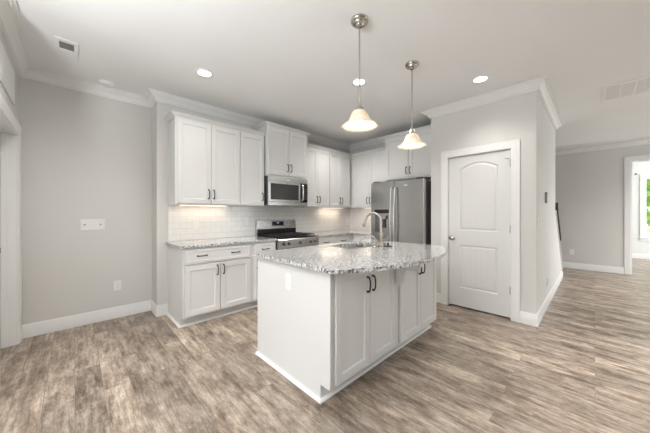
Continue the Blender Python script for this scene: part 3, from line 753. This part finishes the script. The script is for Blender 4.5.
can_light((3.20, .87, H), 'recessed ceiling downlight nearest the pantry wall', 27)
can_light((3.28, 2.90, H), 'recessed ceiling downlight peeking past the nearer pendant shade near the kitchen corner', 34, 140)
can_light((6.3, -1.9, H), 'added unseen ceiling downlight that brightens the hall, out of view to the right', 245, 155)  # added out of view to lift the hall end wall
can_light((2.7, -.7, H), 'added unseen ceiling downlight that brightens the walkway floor right of the island', 235, 78)  # added out of view to light the floor by the island
can_light((.02, 2.22, H), 'added unseen ceiling downlight that brightens the left greige wall', 60, 165)  # added out of view to light the left wall
# unseen floor lamp added left of the camera to bounce light off the ceiling
t = thing('fill_floor_lamp', 'added unseen nickel floor lamp that fills the room with light off the ceiling', 'floor lamp', (-1.05, .85, 0))
MB().lathe([(0, 0), (.15, 0), (.15, .015), (.03, .03), (0, .03)], seg=32).build('base', M['nickel'], t, True)
MB().tube([(0, 0, .03), (0, 0, 1.62)], .012, 12).build('pole', M['nickel'], t, True)
sh = MB().shell([(.02, 1.62), (.10, 1.64), (.17, 1.70), (.20, 1.78)], 40).build('lamp_shade', M['nickel'], t, True)
sh.modifiers.new('thickness', 'SOLIDIFY').thickness = .003
al = area('fill_floor_lamp_glow', (-1.05, .85, 1.775), (PI, 0, 0), .34, .34, 92, (.93, .97, 1)); al.data.shape = 'DISK'

def pendant(loc, label):
    t = thing('pendant_lamp', label, 'pendant lamp', loc, 0, None)
    MB().lathe([(0, -.055), (.018, -.055), (.026, -.050), (.030, -.042), (.046, -.036), (.050, -.026), (.062, -.020), (.066, -.012), (.066, -.0005), (0, -.0005)], seg=32).build('canopy', M['nickel'], t, True)
    MB().tube([(0, 0, -.054), (0, 0, -.635)], .0062, 12).build('rod', M['nickel'], t, True)
    MB().lathe([(0, -.615), (.010, -.617), (.013, -.640), (.020, -.655), (.030, -.672), (.034, -.690), (.034, -.694), (0, -.694)], seg=24).build('shade_holder', M['nickel'], t, True)
    outer = [(.036, -.693), (.050, -.702), (.061, -.722), (.069, -.745), (.080, -.768), (.100, -.787), (.122, -.800), (.137, -.812)]
    s = MB().shell(outer, 56, .9, 8).build('shade', M['frost'], t, True)
    so = s.modifiers.new('thickness', 'SOLIDIFY'); so.thickness = .003; so.offset = -1
    b = MB().lathe([(0, -.812), (.012, -.810), (.022, -.803), (.029, -.790), (.030, -.778), (.026, -.762), (.018, -.745), (.014, -.725), (.013, -.695), (0, -.695)], seg=24).build('bulb', M['bulb'], t, True)
    l = bpy.data.lights.new('pendant_glow', 'POINT'); l.energy = .9; l.shadow_soft_size = .035; l.color = (1, .86, .68)
    o = bpy.data.objects.new('pendant_glow', l); C.objects.link(o); o.location = (loc[0], loc[1], loc[2]-.84)
    return t
pendant((1.56, 1.242, H), 'nearer nickel pendant lamp with a frosted bell shade hanging over the island')
pendant((2.393, 1.25, H), 'farther nickel pendant lamp with a frosted bell shade, toward the refrigerator')

# smoke detector, supply vent, return grille
t = thing('smoke_detector', 'round white smoke detector on the ceiling near the left wall', 'smoke detector', (.255, 3.815, H))
MB().lathe([(0, -.034), (.038, -.034), (.055, -.028), (.062, -.014), (.070, -.012), (.072, -.0005), (0, -.0005)], seg=32).build('housing', M['plate'], t, True)
t = thing('ceiling_register', 'small white supply air register with dark louvers in the left ceiling', 'vent', (-.05, 3.265, H))
f = MB().box(-.075, .075, -.165, -.115, -.008, -.0005, .002).box(-.075, .075, .005, .165, -.008, -.0005, .002).box(-.075, -.046, -.115, .005, -.008, -.0005).box(.046, .075, -.115, .005, -.008, -.0005)
f.box(-.040, .040, .022, .032, -.010, -.0081).build('face_plate', M['plate'], t)
MB().box(-.046, .046, -.115, .005, -.002, -.0005).build('duct_opening', M['vent_dark'], t)
lv = MB()
for i in range(7): y = -.107+i*.0175; lv.prism([(y, -.0022), (y+.004, -.0022), (y+.011, -.0075), (y+.008, -.0075)], -.046, .046, lambda a, b, f_: (f_, a, b))
lv.build('louvers', M['vent_dark'], t)
t = thing('return_air_grille', 'large white return air grille with ribbed bays in the right ceiling', 'vent', (4.70, -.44, H))
f = MB().box(-.28, .28, .345, .38, -.012, -.0005, .002).box(-.28, .28, -.38, -.345, -.012, -.0005, .002).box(-.28, -.245, -.345, .345, -.012, -.0005, .002).box(.245, .28, -.345, .345, -.012, -.0005, .002)
f.build('frame', M['plate'], t)
f = MB()
for k in range(1, 6): y = .345-.115*k; f.box(-.245, .245, y-.006, y+.006, -.011, -.0005)
f.build('dividers', M['plate'], t)
MB().box(-.245, .245, -.345, .345, -.0018, -.0005).build('backing', M['vent_dark'], t)
lv = MB()
for i in range(26):
    x = -.238+i*.0187
    lv.prism([(x, -.0025), (x+.003, -.0025), (x+.015, -.0100), (x+.012, -.0100)], -.345, .345, lambda a, b, f_: (a, f_, b))
lv.build('louvers', M['plate'], t)

# ------------------------------------------------------------------ outdoors, seen through the far window
def tree(loc, h, r, n, label):
    t = thing('tree', label, 'tree', loc)
    MB().tube([(0, 0, -.2), (.05, .02, h*.3), (.0, .06, h*.62)], [.16, .12, .06], 10).build('trunk', M['bark'], t, True)
    m = MB(); rnd = random.Random(int(loc[1]*10))
    for i in range(n):
        a = rnd.uniform(0, 2*PI); b = rnd.uniform(-.9, 1); q = (rnd.random()**.45)*r
        c = Vector((q*math.cos(a)*math.sqrt(1-b*b), q*math.sin(a)*math.sqrt(1-b*b), h*.6+q*b*1.25)); s = rnd.uniform(.09, .17)
        u = Vector((rnd.gauss(0,1), rnd.gauss(0,1), rnd.gauss(0,1))).normalized(); w = u.orthogonal().normalized()
        vs = [m.bm.verts.new(c+x) for x in (u*s, w*s*.45, -u*s, -w*s*.45)]; m.bm.faces.new(vs)
    m.build('crown', M['leaf'], t, keep=True)
tree((17.0, -1.9, -.25), 5.0, 1.9, 2600, 'leafy green tree outside the far window, nearest the glass')
tree((19.5, -6.6, -.25), 5.6, 2.2, 1800, 'leafy green tree outside the far window, farther right')
tree((22.0, -1.0, -.25), 5.8, 2.6, 2400, 'leafy green tree right behind the one nearest the far window')
g = MB().box(11.7, 45, -25, 18, -.45, -.25).build('lawn', M['grass']); g['kind'] = 'structure'
sun = bpy.data.lights.new('sun', 'SUN'); sun.energy = 7; sun.angle = .02; sun.color = (1, .96, .88)
so = bpy.data.objects.new('sun', sun); C.objects.link(so); so.rotation_euler = (math.radians(40), 0, math.radians(60))
